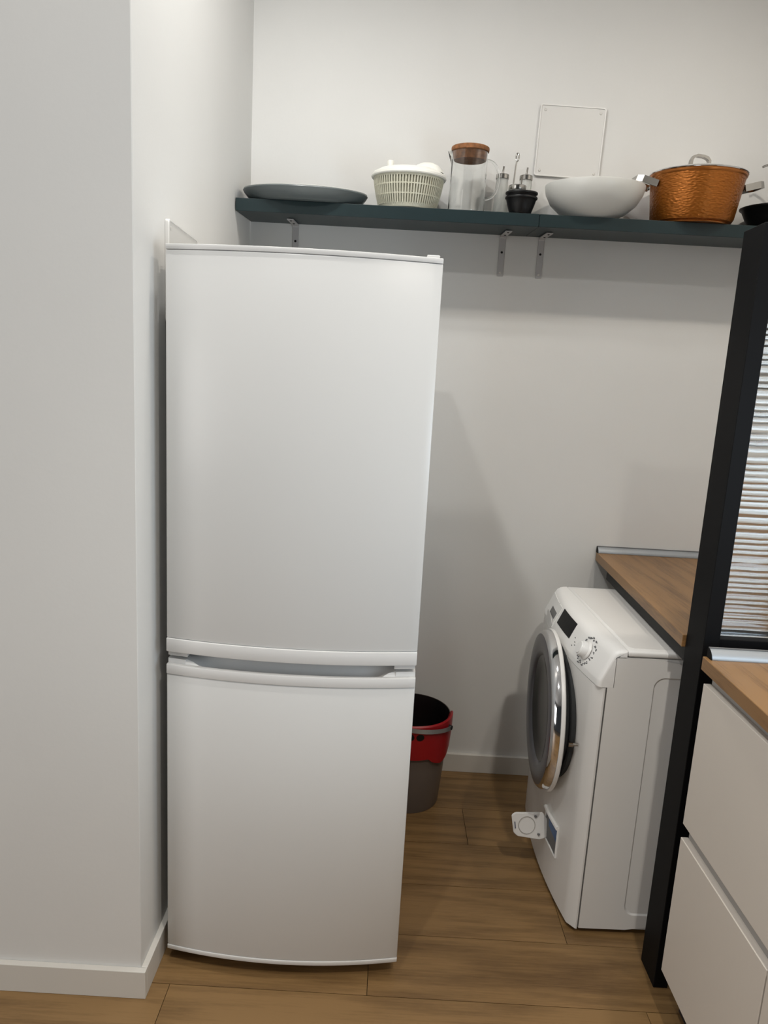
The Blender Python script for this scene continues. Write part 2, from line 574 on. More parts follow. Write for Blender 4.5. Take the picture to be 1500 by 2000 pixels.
board(0.003, 0.9695, 'dark teal shelf board meeting the column, holding the platter and the salad spinner')
board(0.9708, XR - 0.005, 'dark teal shelf board carrying the white bowl and the copper pot')


def bracket(xc, label):
    e = empty('shelf_bracket', (xc, 0, 1.918), (0, 0, 0), label, 'bracket', 'grey shelf brackets')
    zt = shelf_z(-0.0) - TH - 1.918 - 0.003
    w = 0.0215
    obj('wall_leg', box(-w / 2, w / 2, -0.0035, -0.0003, 0, zt - 0.003, 0.0008, 1), M_BRKT, e)
    pts = [(0, -0.0015, zt - 0.010), (0, -0.004, zt - 0.004), (0, -0.012, zt - 0.0018)] + [(0, yy, zt + yy * 0.0207 / DS - 0.0010) for yy in (-0.03, -0.08, -0.135)]
    obj('shelf_arm', ribbon(pts, w, 0.003, (1, 0, 0)), M_BRKT, e)
    for zz in (0.012, zt - 0.055):
        obj('screw', lathe([(0, 0.002), (0.003, 0.0018), (0.0042, 0)], 12), M_BLACK if zz > 0.02 else M_SCREW, e, True, loc=(0, -0.0035, zz), rot=(radians(90), 0, 0))
    for yy in (-0.05, -0.115):
        obj('screw', lathe([(0, -0.002), (0.003, -0.0018), (0.0042, 0)], 12), M_BLACK, e, True, loc=(0, yy, zt + yy * 0.0207 / DS - 0.0026))
    return e


bracket(0.162, 'grey angle bracket half hidden behind the fridge top, nearest the column')
bracket(0.892, 'grey angle bracket just on the spinner side of the shelf joint')
bracket(1.028, 'grey angle bracket just on the white bowl side of the shelf joint')

# ------------------------------------------------------------------ things on the shelf


def on_shelf(name, x, yy, label, cat, group=None, lift=0.0006, rz=0):
    r = Euler((TILT, 0, 0)).to_matrix() @ Euler((0, 0, rz)).to_matrix()
    return empty(name, (x, yy, shelf_z(yy) + lift), r.to_euler(), label, cat, group)


# platter
e = on_shelf('serving_platter', 0.214, -0.152, 'large oval grey serving platter lying on the shelf end beside the column', 'platter')
prof = [(0, 0.0), (0.80, 0.0), (0.84, 0.002), (0.92, 0.012), (0.975, 0.025), (1.0, 0.034), (0.992, 0.037), (0.96, 0.034), (0.88, 0.018), (0.80, 0.010), (0, 0.009)]
obj('dish', lathe([(r * 0.1, z) for r, z in prof], 64, 2.04, 1.38), M_PLATTER, e, True)
obj('rim', lathe([(0.0945, 0.0345), (0.0985, 0.0368), (0.0992, 0.0390), (0.0970, 0.0405), (0.0935, 0.0375)], 64, 2.04, 1.38), M_BOWL, e, True)['label'] = 'pale glazed rim'

# salad spinner
e = on_shelf('salad_spinner', 0.549, -0.128, 'cream slotted salad spinner with white lid and crank knob on the shelf', 'salad spinner')
H = 0.104


def spr(z):
    s = z / H
    return 0.092 + 0.024 * s + 0.003 * sin(pi * s)


obj('inner_bowl', lathe([(0, 0.004)] + [(spr(z) - 0.006, z) for z in [0.004 + 0.098 * i / 8 for i in range(9)]], 48), M_SPININ, e, True)
b = lathe([(0, 0.0), (0.086, 0.0), (spr(0.004), 0.004), (spr(0.016), 0.016), (spr(0.016) - 0.003, 0.016)], 48)
for za, zb in ((0.040, 0.0435), (0.0685, 0.072), (0.092, H)):
    b = lathe([(spr(za) - 0.003, za), (spr(za) + 0.0008, za), (spr(zb) + 0.0008, zb), (spr(zb) - 0.003, zb)], 48, bm=b)
obj('basket_hoops', b, M_SPIN, e, True)
for k in range(76):
    a = 2 * pi * k / 76
    pts = [(spr(z) * cos(a), spr(z) * sin(a), z) for z in (0.014, 0.04, 0.066, 0.094)]
    obj('basket_slat', ribbon(pts, 0.0042, 0.0022, (-sin(a), cos(a), 0)), M_SPIN, e)
lid = obj('lid', lathe([(0.113, 0.098), (0.1215, 0.0985), (0.1235, 0.102), (0.1225, 0.108), (0.117, 0.113), (0.098, 0.123), (0.075, 0.128), (0.03, 0.131), (0, 0.131)], 64), M_SPLID, e, True)
obj('crank_knob', lathe([(0.016, 0), (0.0125, 0.006), (0.0105, 0.014), (0.0115, 0.026), (0.010, 0.029), (0, 0.030)], 24, c=(-0.062, 0.006, 0.125)), M_SPLID, lid, True)
obj('crank_housing', lathe([(0.050, 0.0), (0.046, 0.010), (0.034, 0.022), (0.018, 0.029), (0, 0.031)], 32, 1.05, 0.75, c=(0.060, -0.005, 0.121)), M_SPLID, lid, True)

# carafe
e = on_shelf('water_carafe', 0.7445, -0.120, 'tall clear glass carafe with a cork stopper beside the salad spinner', 'carafe')
R0 = 0.0605
gl = [(0, 0.004), (0.054, 0.004), (0.0575, 0.007)] + [(R0 - 0.0022 - 0.002 * (z / .17), z) for z in (0.02, 0.09, 0.15, 0.176, 0.190)]
go = [(0.0597 - 0.002, 0.192)] + [(R0 - 0.002 * (z / .17), z) for z in (0.188, 0.15, 0.09, 0.015)] + [(0.0575, 0.003), (0.053, 0), (0, 0)]
gbm = lathe(gl + go, 56)
for v in gbm.verts:                                   # pouring lip pulled out of the rim
    if v.co.z > 0.172:
        a = math.atan2(v.co.y, v.co.x)
        w = max(0, 1 - abs(abs(a) - pi) / 0.35) ** 2 * (v.co.z - 0.172) / 0.02
        v.co.x -= 0.016 * w
obj('glass_jug', gbm, M_GLASS, e, True)
hp = []
for i in range(15):
    t = -0.05 + i / 14 * 1.08
    a = pi / 2 - pi * t
    hp.append((0.057 + 0.043 * max(0, cos(a)) ** 0.8, 0.0, 0.112 + 0.058 * sin(a)))
obj('handle', tube(hp, 0.0042, 10), M_GLASS, e, True)
obj('cork_stopper', lathe([(0, 0.166), (0.0530, 0.166), (0.0535, 0.169), (0.0555, 0.190), (0.0610, 0.1925), (0.0620, 0.200), (0.0612, 0.2045), (0.058, 0.2065), (0, 0.2075)], 48), M_CORK, e, True)

# cruet stand, two oil bottles, a jar, black bowls
e = on_shelf('cruet_stand', 0.902, -0.062, 'chrome cruet stand with a looped carrying rod behind the black bowls', 'cruet stand')
b = box(-0.066, 0.066, -0.027, 0.027, 0.0, 0.004, 0.0015)
obj('base_plate', b, M_STEEL, e)
rod = [(0.0005, 0, 0.004), (0.000, 0, 0.06), (0.001, 0, 0.12), (0.003, 0, 0.170), (0.005, 0, 0.186)]
loop = [(0.006 + 0.0042 * sin(t) * 1.0, 0.012 * 0 - 0.004 * sin(t), 0.198 - 0.012 * cos(t)) for t in [2 * pi * i / 16 for i in range(17)]]
obj('carrying_rod', tube(rod, 0.0027, 8), M_STEEL, e, True)
obj('rod_loop', tube(loop, 0.0026, 8), M_STEEL, e, True)


def oil_bottle(x, label):
    o = on_shelf('oil_bottle', x, -0.062, label, 'bottle', 'frosted oil and vinegar bottles', lift=0.0050)
    obj('glass_body', lathe([(0, 0.002), (0.0225, 0.002), (0.0235, 0.012), (0.0215, 0.07), (0.0195, 0.128), (0, 0.128)], 32), M_FROST, o, True)
    obj('base_cup', lathe([(0, 0), (0.0250, 0), (0.0252, 0.018), (0.0240, 0.0195), (0.0235, 0.0185)], 32), M_STEEL, o, True)
    obj('cap', lathe([(0.0205, 0.124), (0.0218, 0.125), (0.0218, 0.1375), (0.0205, 0.139), (0, 0.1395)], 32), M_STEEL, o, True)
    obj('pouring_spout', tube([(0, 0, 0.139), (0.0005, 0, 0.150), (0.002, -0.001, 0.164)], [0.0045, 0.0032, 0.0030], 10), M_STEEL, o, True)


oil_bottle(0.864, 'frosted glass oil bottle beside the carafe handle')
oil_bottle(0.9435, 'frosted glass oil bottle on the white bowl side of the looped rod')
e = on_shelf('condiment_jar', 0.9085, -0.1195, 'small glass jar with a wide steel lid, behind the black bowls', 'jar')
obj('glass_body', lathe([(0, 0.0), (0.021, 0.0), (0.0225, 0.004), (0.0225, 0.068), (0.018, 0.080), (0.018, 0.088), (0, 0.088)], 28), M_FROST, e, True)
obj('lid', lathe([(0, 0.086), (0.0285, 0.086), (0.0292, 0.088), (0.0292, 0.0985), (0.027, 0.1005), (0, 0.1015)], 32), M_STEEL, e, True)
obj('spoon_handle', tube([(0.012, 0.004, 0.10), (0.013, 0.004, 0.118), (0.014, 0.004, 0.131)], [0.0045, 0.0055, 0.003], 10, flat=0.4), M_STEEL, e, True)


def black_bowl(dz, label):
    o = on_shelf('dip_bowl', 0.9115, -0.2035, label, 'bowl', 'black dip bowls', lift=0.0006 + dz)
    prof = [(0, 0.0), (0.0330, 0.0), (0.0345, 0.002), (0.0420, 0.024), (0.0485, 0.046), (0.0500, 0.0475), (0.0488, 0.049), (0.0465, 0.0475), (0.0400, 0.024), (0.0325, 0.0045), (0, 0.0040)]
    obj('shell', lathe(prof, 40), M_BLACK, o, True)
    obj('rim_ring', lathe([(0.0485, 0.0440), (0.0507, 0.0445), (0.0515, 0.0475), (0.0505, 0.0500), (0.0485, 0.0505), (0.047, 0.0490)], 40), M_BLACK, o, True)


black_bowl(0.0, 'small black dip bowl standing on the shelf, lower of the two')
black_bowl(0.0142, 'small black dip bowl nested in another one, upper of the two')

# white bowl
e = on_shelf('serving_bowl', 1.152, -0.158, 'wide white stoneware bowl on the shelf beside the copper pot', 'bowl')
prof = [(0, 0.002), (0.058, 0.002), (0.060, 0.0), (0.068, 0.0), (0.072, 0.003), (0.105, 0.018), (0.136, 0.045), (0.153, 0.075), (0.1575, 0.096), (0.1572, 0.1005), (0.1550, 0.1015), (0.1525, 0.0985), (0.148, 0.077), (0.130, 0.049), (0.100, 0.023), (0.07, 0.009), (0, 0.007)]
obj('shell', lathe(prof, 72), M_BOWL, e, True)

# copper pot
PX, PY = 1.479, -0.153
e = on_shelf('cooking_pot', PX, PY, 'orange copper hammered cooking pot with steel lid and two side handles', 'pot')
PH = 0.0165                                             # rim height gained over the base profile
pot = obj('pot_body', lathe([(0, 0.005), (0.110, 0.005), (0.122, 0.008), (0.1275, 0.018), (0.1335, 0.062), (0.1400, 0.112), (0.1440, 0.126 + PH), (0.1415, 0.126 + PH), (0.137, 0.11), (0.124, 0.012), (0, 0.010)], 72), M_COPPER, e, True)
obj('base_disc', lathe([(0, 0.0), (0.112, 0.0), (0.114, 0.003), (0.112, 0.0065), (0, 0.0065)], 64), M_COPPERS, e, True)
obj('rim_band', lathe([(0.1435, 0.122 + PH), (0.1468, 0.1255 + PH), (0.1478, 0.1295 + PH), (0.1462, 0.1325 + PH), (0.142, 0.1325 + PH)], 72), M_COPPERS, e, True)
lid = obj('lid', lathe([(0.1435, 0.1322 + PH), (0.1485, 0.1328 + PH), (0.1500, 0.1345 + PH), (0.1490, 0.1365 + PH), (0.140, 0.1405 + PH), (0.10, 0.1500 + PH), (0.05, 0.1555 + PH), (0, 0.1570 + PH)], 72), M_CHROME, e, True)
obj('lid_boss', lathe([(0.036, 0.153 + PH), (0.034, 0.1585 + PH), (0.028, 0.160 + PH), (0, 0.160 + PH)], 32), M_STEEL, lid, True)
hz_ = 0.157 + PH
hp = [(-0.030, 0, hz_), (-0.0285, 0, hz_ + 0.023), (-0.024, 0, hz_ + 0.032), (-0.013, 0, hz_ + 0.036), (0.008, 0, hz_ + 0.0345), (0.021, 0, hz_ + 0.030), (0.0285, 0, hz_ + 0.022), (0.030, 0, hz_)]
obj('lid_handle', ribbon(hp, 0.018, 0.0075, (0, 1, 0)), M_STEEL, lid)
for s in (-1, 1):
    x0, x1 = 0.139, 0.200
    hb = ribbon([(s * x0, -0.042, 0.114), (s * (x1 - 0.014), -0.040, 0.127), (s * x1, -0.028, 0.129), (s * x1, 0.028, 0.129), (s * (x1 - 0.014), 0.040, 0.127), (s * x0, 0.042, 0.114)], 0.020, 0.0075, (-s * 0.30, 0, 1))
    h = obj('side_handle', hb, M_STEEL, e)
    for yy in (-0.034, 0.034):
        obj('rivet', lathe([(0, 0.004), (0.005, 0.003), (0.0065, 0)], 14), M_STEEL, h, True, loc=(s * (0.1385), yy, 0.113), rot=(0, s * radians(90), 0))

# black pan with lid, cut by the picture edge
e = on_shelf('saute_pan', 1.782, -0.135, 'black flared pan on the shelf past the copper pot', 'pan')
obj('pan_body', lathe([(0, 0), (0.082, 0.0), (0.088, 0.004), (0.110, 0.036), (0.124, 0.063), (0.131, 0.0665), (0.1315, 0.070), (0.128, 0.0715), (0.121, 0.066), (0.106, 0.038), (0.084, 0.006), (0, 0.005)], 56), M_BLACK, e, True)
e2 = on_shelf('steel_ladle', 1.782, -0.135, 'steel ladle leaning in the black pan, only its hooked tip in view', 'ladle', lift=0.007)
obj('ladle_cup', lathe([(0, 0.0), (0.020, 0.003), (0.034, 0.016), (0.038, 0.030), (0.0365, 0.030), (0.032, 0.017), (0.019, 0.0055), (0, 0.003)], 28), M_STEEL, e2, True)
obj('ladle_handle', tube([(0.034, 0.0, 0.026), (0.030, 0.01, 0.06), (0.012, 0.03, 0.14), (-0.022, 0.05, 0.192), (-0.050, 0.055, 0.205), (-0.066, 0.055, 0.198)], 0.0038, 8, flat=1.0), M_STEEL, e2, True)

# ------------------------------------------------------------------ mop bucket behind the fridge
e = empty('mop_bucket', (0.672, -0.192, 0.0), (0, 0, radians(-28)), 'taupe mop bucket with a red wringer basket, behind the fridge on the floor', 'bucket')


bp = [(0, 0.004), (0.108, 0.004), (0.110, 0.0), (0.115, 0.0), (0.118, 0.006), (0.130, 0.16), (0.1395, 0.300), (0.1425, 0.338), (0.1445, 0.343), (0.1405, 0.345), (0.1375, 0.30), (0.127, 0.15), (0.112, 0.008), (0, 0.008)]
obj('bucket_body', lathe(bp, 64), M_BUCKET, e, True)
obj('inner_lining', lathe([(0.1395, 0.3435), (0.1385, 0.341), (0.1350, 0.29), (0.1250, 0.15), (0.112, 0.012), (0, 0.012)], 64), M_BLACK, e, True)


def skirt(t, z):
    # one tab of the skirt hangs lower than the rest
    if z > 0.235: return 0.0
    return -0.030 * max(0.0, 1 - abs(t + 0.23) / 0.38) ** 0.5 if abs(t + 0.23) < 0.38 else 0.0


wr = obj('wringer_basket', lathe([(0.1390, 0.224), (0.1455, 0.226), (0.1510, 0.300), (0.1520, 0.352), (0.1470, 0.357), (0.1410, 0.352), (0.128, 0.31), (0.110, 0.235), (0.085, 0.205), (0.0, 0.200)], 56, a0=-pi * 0.88, a1=0.42, zfun=skirt), M_RED, e, True)
for k in range(6):
    a = -2.05 + 0.23 * k
    hole = lathe([(0, 0.0016), (0.0150, 0.0006), (0.0150, -0.004)], 18, 0.95, 0.85)
    obj('drain_hole', hole, M_BLACK, wr, True, loc=(0.1512 * cos(a), 0.1512 * sin(a), 0.316), rot=Vector((cos(a), sin(a), 0)).to_track_quat('Z', 'Y').to_euler())
hb = []
for i in range(25):
    t = pi * i / 24
    hb.append((-0.160 * cos(t), -0.157 * sin(t), 0.322 + 0.026 * sin(t)))
obj('bail_handle', ribbon(hb, 0.0150, 0.0022, (0, 0.25, 1)), M_BSTEEL, e, True)
for s_ in (-1, 1):
    obj('bail_pivot', lathe([(0, 0.016), (0.008, 0.015), (0.010, 0)], 16), M_BLACK, e, True, loc=(s_ * 0.1475, 0.0, 0.322), rot=(0, s_ * radians(90), 0))

# ------------------------------------------------------------------ washing machine
wm = empty('washing_machine', (1.1283, -0.8167, 0), (0, 0, 0.0212), 'white front-loading washing machine under the worktop, round door ajar', 'washing machine')
WW, WD, WZ0, WZ1 = 0.60, 0.45, 0.0135, 0.8565


def wb(yy, k=0.028):
    return -k * (1 - ((yy - 0.3) / 0.3) ** 2)


def wm_front(z0, z1, back, n=26, r=0.016):
    pts = []
    for i in range(n + 1):
        yy = WW * i / n
        xx = wb(yy)
        d = min(yy, WW - yy)
        if d < r: xx += r - math.sqrt(max(0, r * r - (r - d) ** 2))
        pts.append((xx, yy))
    pts += [(back, WW), (back, 0)]
    return prism(pts, z0, z1, 'z')


# body shell with the pressed side panel
body = obj('body_shell', prism([(0.0240, WZ0 + 0.002), (WD, WZ0 + 0.002), (WD, 0.8365), (0.0415, 0.8365), (0.0415, 0.7525), (0.0240, 0.7525)], 0.0045, WW - 0.0015, 'y'), M_WASH, wm)
obj('front_panel', wm_front(WZ0, 0.7495, 0.0205), M_WASH, wm, True)
obj('front_seam', box(0.020, 0.0240, 0.0025, WW - 0.0025, WZ0 + 0.004, 0.7515), M_SEAM, wm)
# near side sheet: raised field round a recess
b = bmesh.new()
outer, inn = [], rrect(0.148, WD + 0.25, 0.064, 0.786, 0.03, 8)
inn = [(min(p[0], WD - 0.0005), p[1]) for p in inn]
x0_, x1_, z0_, z1_ = 0.0245, WD, WZ0 + 0.003, 0.836
sec = []
cx_, cz_ = 0.33, 0.42
k = len(inn)


def to_rect(p):
    dx, dz = p[0] - cx_, p[1] - cz_
    ts = []
    if dx > 1e-9: ts.append((x1_ - cx_) / dx)
    if dx < -1e-9: ts.append((x0_ - cx_) / dx)
    if dz > 1e-9: ts.append((z1_ - cz_) / dz)
    if dz < -1e-9: ts.append((z0_ - cz_) / dz)
    t = min(ts)
    return (cx_ + dx * t, cz_ + dz * t)


prev = None
O = [b.verts.new((to_rect(p)[0], -0.0005, to_rect(p)[1])) for p in inn]
I1 = [b.verts.new((p[0], -0.0005, p[1])) for p in inn]
I2 = [b.verts.new((p[0] + (0.004 if p[0] < 0.3 else 0), 0.0030, p[1] + (0.004 if p[1] < 0.4 else -0.004))) for p in inn]
for A, B in ((O, I1), (I1, I2)):
    for i in range(k):
        j = (i + 1) % k
        if inn[i][0] > WD - 0.001 and inn[j][0] > WD - 0.001: continue
        try: b.faces.new((A[i], A[j], B[j], B[i]))
        except Exception: pass
b.faces.new(I2)
# the strip next to the front seam, stepped round the fascia
xo = min(v.co.x for v in O)
st = [b.verts.new((x_, -0.0005, z_)) for x_, z_ in ((x0_, z0_), (xo, z0_), (xo, 0.7515), (x0_, 0.7515))]
b.faces.new(st)
st2 = [b.verts.new((x_, -0.0005, z_)) for x_, z_ in ((0.0415, 0.7515), (xo, 0.7515), (xo, z1_), (0.0415, z1_))]
b.faces.new(st2)
side = obj('side_panel', b, M_WASH, wm)

# fascia with the sloped control area
FP = [(0.0, 0.7515), (0.0, 0.766), (0.001, 0.772), (0.010, 0.793), (0.020, 0.816), (0.029, 0.836), (0.036, 0.847), (0.046, 0.854), (0.058, 0.8565), (0.068, 0.8565), (0.068, 0.838), (0.0405, 0.8375), (0.0405, 0.7515)]
b = bmesh.new()
ny, re_ = 40, 0.013
nrm_ = []
for q in range(len(FP)):
    if q <= 8:
        p0, p1 = FP[max(q - 1, 0)], FP[min(q + 1, 9)]
        tx, tz = p1[0] - p0[0], p1[1] - p0[1]
        l_ = math.hypot(tx, tz)
        nrm_.append((tz / l_, -tx / l_))          # towards the inside of the profile
    else:
        nrm_.append((0, 0))
nrm_[0] = (1, 0)
nrm_[9] = (0, -1)
ysamp = []
for k in range(5):
    th_ = pi / 2 * k / 5
    ysamp.append((re_ * (1 - sin(th_)), re_ * (1 - cos(th_))))
ends_ = [(re_ * (1 - cos(pi / 2 * k / 5)), re_ * (1 - sin(pi / 2 * k / 5))) for k in range(5)]
ylist = ends_ + [(re_ + (WW - 2 * re_) * i / ny, 0.0) for i in range(ny + 1)] + [(WW - a_, c_) for a_, c_ in ends_[::-1]]
cols = []
for yy, ins in ylist:
    ring = []
    for q, (lx, z) in enumerate(FP):
        w = 1.0 if lx < 0.04 else max(0, (0.068 - lx) / 0.028)
        if q >= 9: w = 0
        f_in = 0.75 if q < 9 else 0.25
        ring.append(b.verts.new((lx + wb(yy) * w + nrm_[q][0] * ins * f_in, yy, z + nrm_[q][1] * ins * f_in)))
    cols.append(ring)
m_ = len(FP)
for i in range(len(cols) - 1):
    for j in range(m_):
        b.faces.new((cols[i][j], cols[i][(j + 1) % m_], cols[i + 1][(j + 1) % m_], cols[i + 1][j]))
for ring in (cols[0], cols[-1]):
    # cap in two convex halves: the upright front and the nose that carries on over the top
    b.faces.new([ring[q] for q in (0, 1, 2, 3, 4, 5, 11, 12)])
    b.faces.new([ring[q] for q in (5, 6, 7, 8, 9, 10, 11)])
fas = obj('control_fascia', b, M_WPLA, wm, True)
obj('lid_panel', box(0.0705, WD, 0.001, WW - 0.001, 0.8385, 0.8555, 0.006, 3), M_WPLA, wm, True)
obj('lid_field', prism(rrect(0.082, WD - 0.012, 0.024, WW - 0.024, 0.018), 0.8550, 0.8562, 'z'), M_WASH, wm)
obj('lid_seam', box(0.0655, 0.0735, 0.006, WW - 0.006, 0.839, 0.852), M_SEAM, wm)


def fpt(yy, s, off=0.0):
    """point on the sloped control facet: s = 0 bottom, 1 top"""
    lx, z = 0.001 + 0.028 * s, 0.772 + 0.064 * s
    nx, nz = -0.916, 0.401
    return Vector((lx + wb(yy) + nx * off, yy, z + nz * off))


def facet_quad(ya, yb, sa, sb, off=0.0009, th=0.0012, bm=None, skew=0.0, n=6):
    b = bmesh.new()
    f, k_ = [], []
    for i in range(n + 1):
        yy = ya + (yb - ya) * i / n
        f.append([b.verts.new(fpt(yy, sa, off)), b.verts.new(fpt(yy, sb, off))])
        k_.append([b.verts.new(fpt(yy, sa, off - th)), b.verts.new(fpt(yy, sb, off - th))])
    for i in range(n):
        b.faces.new((f[i][0], f[i + 1][0], f[i + 1][1], f[i][1]))
        b.faces.new((f[i][0], f[i][1], k_[i][1], k_[i][0])) if i == 0 else None
        b.faces.new((f[i][0], k_[i][0], k_[i + 1][0], f[i + 1][0]))
        b.faces.new((f[i][1], f[i + 1][1], k_[i + 1][1], k_[i][1]))
    b.faces.new((f[n][0], k_[n][0], k_[n][1], f[n][1]))
    return join(bm, b)


obj('display', facet_quad(0.240, 0.383, 0.36, 1.10), M_DISPLAY, fas)
kp = fpt(0.118, 0.55)
facet_rot = Vector((-0.916, 0, 0.401)).to_track_quat('Z', 'X').to_euler()
kn = obj('program_knob', lathe([(0.0275, 0.0), (0.0265, 0.003), (0.0235, 0.006), (0.0225, 0.019), (0.0205, 0.0225), (0.0190, 0.0225), (0.0180, 0.0235), (0.0165, 0.026), (0, 0.027)], 40), M_WPLA, fas, True, loc=kp, rot=facet_rot)
b = bmesh.new()
for k_ in range(22):
    a = 2 * pi * k_ / 22 + 0.1
    rr_ = 0.037 + 0.004 * (k_ % 2)
    yy = 0.118 + rr_ * cos(a)
    s = 0.55 + rr_ * sin(a) / 0.07
    if s > 1.15 or s < -0.1: continue
    for q in range(4):
        dy, ds = random.uniform(-.004, .004), random.uniform(-.05, .05)
        b = facet_quad(yy + dy - 0.0026, yy + dy + 0.0026, s + ds - 0.020, s + ds + 0.020, 0.0004, 0.0006, bm=b, n=1)
for yy, s in ((0.205, 0.25), (0.198, 0.45), (0.208, 0.60), (0.190, 0.35)):
    b = facet_quad(yy - 0.0035, yy + 0.0035, s - 0.02, s + 0.02, 0.0004, 0.0006, bm=b, n=1)
for yy, s, w, h in ((0.500, 0.95, 0.012, 0.05), (0.455, 0.98, 0.008, 0.05), (0.545, 0.62, 0.012, 0.06), (0.425, 0.62, 0.004, 0.10), (0.416, 0.45, 0.004, 0.10)):
    b = facet_quad(yy - w / 2, yy + w / 2, s - h, s + h, 0.0004, 0.0006, bm=b, n=1)
tag(obj('printed_symbols', b, M_INK, fas), kind='stuff')
# detergent drawer front: separate panel with a scooped grip
dr = obj('detergent_drawer', facet_quad(0.405, 0.585, -0.02, 1.02, 0.0016, 0.003, n=12), M_WPLA, fas, True)
b = facet_quad(0.425, 0.505, 0.30, 0.62, 0.0022, 0.0012, n=8)
obj('grip_shade', b, M_SEAM, dr)  # flat grey patch painting the shade under the scooped grip
b = bmesh.new()
A, B, C_ = [], [], []
for i in range(9):
    yy = 0.412 + 0.105 * i / 8
    e_ = sin(pi * i / 8) ** 0.6
    A.append(b.verts.new(fpt(yy, -0.03, 0.002)))
    B.append(b.verts.new(fpt(yy, 0.12 + 0.34 * e_, 0.003 + 0.015 * e_)))
    C_.append(b.verts.new(fpt(yy, 0.10 + 0.30 * e_, 0.001 + 0.010 * e_)))
for i in range(8):
    b.faces.new((A[i], A[i + 1], B[i + 1], B[i]))
    b.faces.new((B[i], B[i + 1], C_[i + 1], C_[i]))
obj('grip_lip', b, M_WPLA, dr, True)

# door opening and door (hinged on the far side, ajar)
YD, ZD = 0.30, 0.552
ax = (0, radians(-90), 0)     # lathe axis z -> local -x
op = obj('door_opening', lathe([(0.214, -0.010), (0.216, 0.0015), (0.210, 0.004), (0.200, 0.003), (0.185, -0.02), (0.180, -0.020), (0.0, -0.020)], 72), M_RUBBER, wm, True, loc=(-0.0275, YD, ZD), rot=ax)
obj('door_gasket', lathe([(0.196, -0.004), (0.204, 0.008), (0.198, 0.018), (0.186, 0.020), (0.178, 0.006)], 64), M_RUBBER, op, True)
RD = 0.245
hinge = Vector((-0.018, 0.287 + RD, 0.547))
ang = 0.090
door = bpy.data.objects.new('door', None)
bd = lathe([(0.0, -0.004), (RD - 0.004, -0.004), (RD, -0.001), (RD + 0.001, 0.004), (RD - 0.001, 0.009), (RD - 0.006, 0.0095), (0, 0.0095)], 80)
# door axes: disc centre sits RD from the hinge, turned outwards
ca, sa = cos(ang), sin(ang)
dc = hinge + Vector((-sa * RD, -ca * RD, 0))
nrm = Vector((-ca, sa, 0))
drot = nrm.to_track_quat('Z', 'Y').to_euler()
bpy.data.objects.remove(door)
door = obj('door', bd, M_WPLA, wm, True, loc=dc, rot=drot)
obj('chrome_band', lathe([(RD - 0.007, 0.009), (RD - 0.003, 0.010), (RD - 0.005, 0.026), (RD - 0.013, 0.034), (RD - 0.017, 0.0352), (RD - 0.024, 0.034)], 80), M_CHROME, door, True)
obj('front_ring', lathe([(RD - 0.015, 0.0345), (RD - 0.020, 0.0360), (RD - 0.042, 0.0372), (RD - 0.070, 0.0345), (RD - 0.079, 0.030), (RD - 0.084, 0.022)], 80), M_DOORGREY, door, True)
obj('glass_bowl', lathe([(RD - 0.083, 0.026), (RD - 0.092, 0.0245), (RD - 0.112, 0.018), (0.09, 0.0125), (0, 0.0110)], 64), M_DARKGLASS, door, True)
obj('door_back', lathe([(0.185, -0.0035), (0.170, -0.016), (0.120, -0.020), (0, -0.020)], 48), M_DARKGLASS, door, True)
# recessed pull in the chrome band on the free side
b = bmesh.new()
for a0_, a1_ in ((radians(158), radians(163)), (radians(205), radians(213))):
    bb = lathe([(RD - 0.0030, 0.0115), (RD - 0.0022, 0.0118), (RD - 0.0040, 0.0262), (RD - 0.010, 0.0325), (RD - 0.013, 0.031)], 6, a0=a0_, a1=a1_)
    b = join(b, bb)
hnd = obj('door_pull', b, M_BLACK, door, True)
lat = lathe([(0, 0.026), (0.004, 0.026), (0.005, 0.010), (0.005, 0.0)], 12)
lat = box(-0.004, 0.004, -0.006, 0.006, 0.0, 0.012, bm=lat)
dm = Matrix.Translation(dc) @ drot.to_matrix().to_4x4()
obj('latch_hook', lat, M_STEEL, door, True, loc=(dm.inverted() @ (dc + Vector((0.02 + sa * 0 - sa * 0.23 * 0, -ca * 0.222, 0.0)) + Vector((-sa * 0.222, 0, 0)))), rot=(pi, 0, 0))

# pump filter hatch at the bottom, flap hanging open
fh = [(0.255, 0.222), (0.135, 0.249), (0.143, 0.150), (0.230, 0.143)]
fo = bmesh.new()


def fxyz(p, off=0.0):
    return Vector((wb(p[0]) - 0.0008 - off, p[0], p[1]))


cen = (sum(p[0] for p in fh) / 4, sum(p[1] for p in fh) / 4)
ya, yb, za, zb = 0.130, 0.238, 0.140, 0.238
b = bmesh.new()
rec = bmesh.new()
vs = [rec.verts.new(fxyz(p, 0.0004)) for p in ((ya, za), (yb, za), (yb, zb), (ya, zb))]
rec.faces.new(vs)
hatch = obj('filter_hatch', rec, M_SEAM, wm)
fb = None
for (p0, p1) in (((ya, za), (yb, za)), ((yb, za), (yb, zb)), ((ya, za), (ya, zb))):
    fb = tube([fxyz(p0, 0.001), fxyz(p1, 0.001)], 0.0032, 8, bm=fb)
fb = tube([fxyz((ya - 0.002, zb), 0.004), fxyz(((ya + yb) / 2, zb), 0.005), fxyz((yb + 0.002, zb), 0.004)], 0.0065, 8, bm=fb)
obj('hatch_frame', fb, M_WPLA, hatch, True)
b = bmesh.new()
vs = [b.verts.new(fxyz(p, 0.0012)) for p in ((ya + 0.006, 0.186), (ya + 0.074, 0.196), (ya + 0.080, 0.232), (ya + 0.004, 0.232))]
b.faces.new(vs)
obj('pump_filter', b, M_BLUE, hatch)
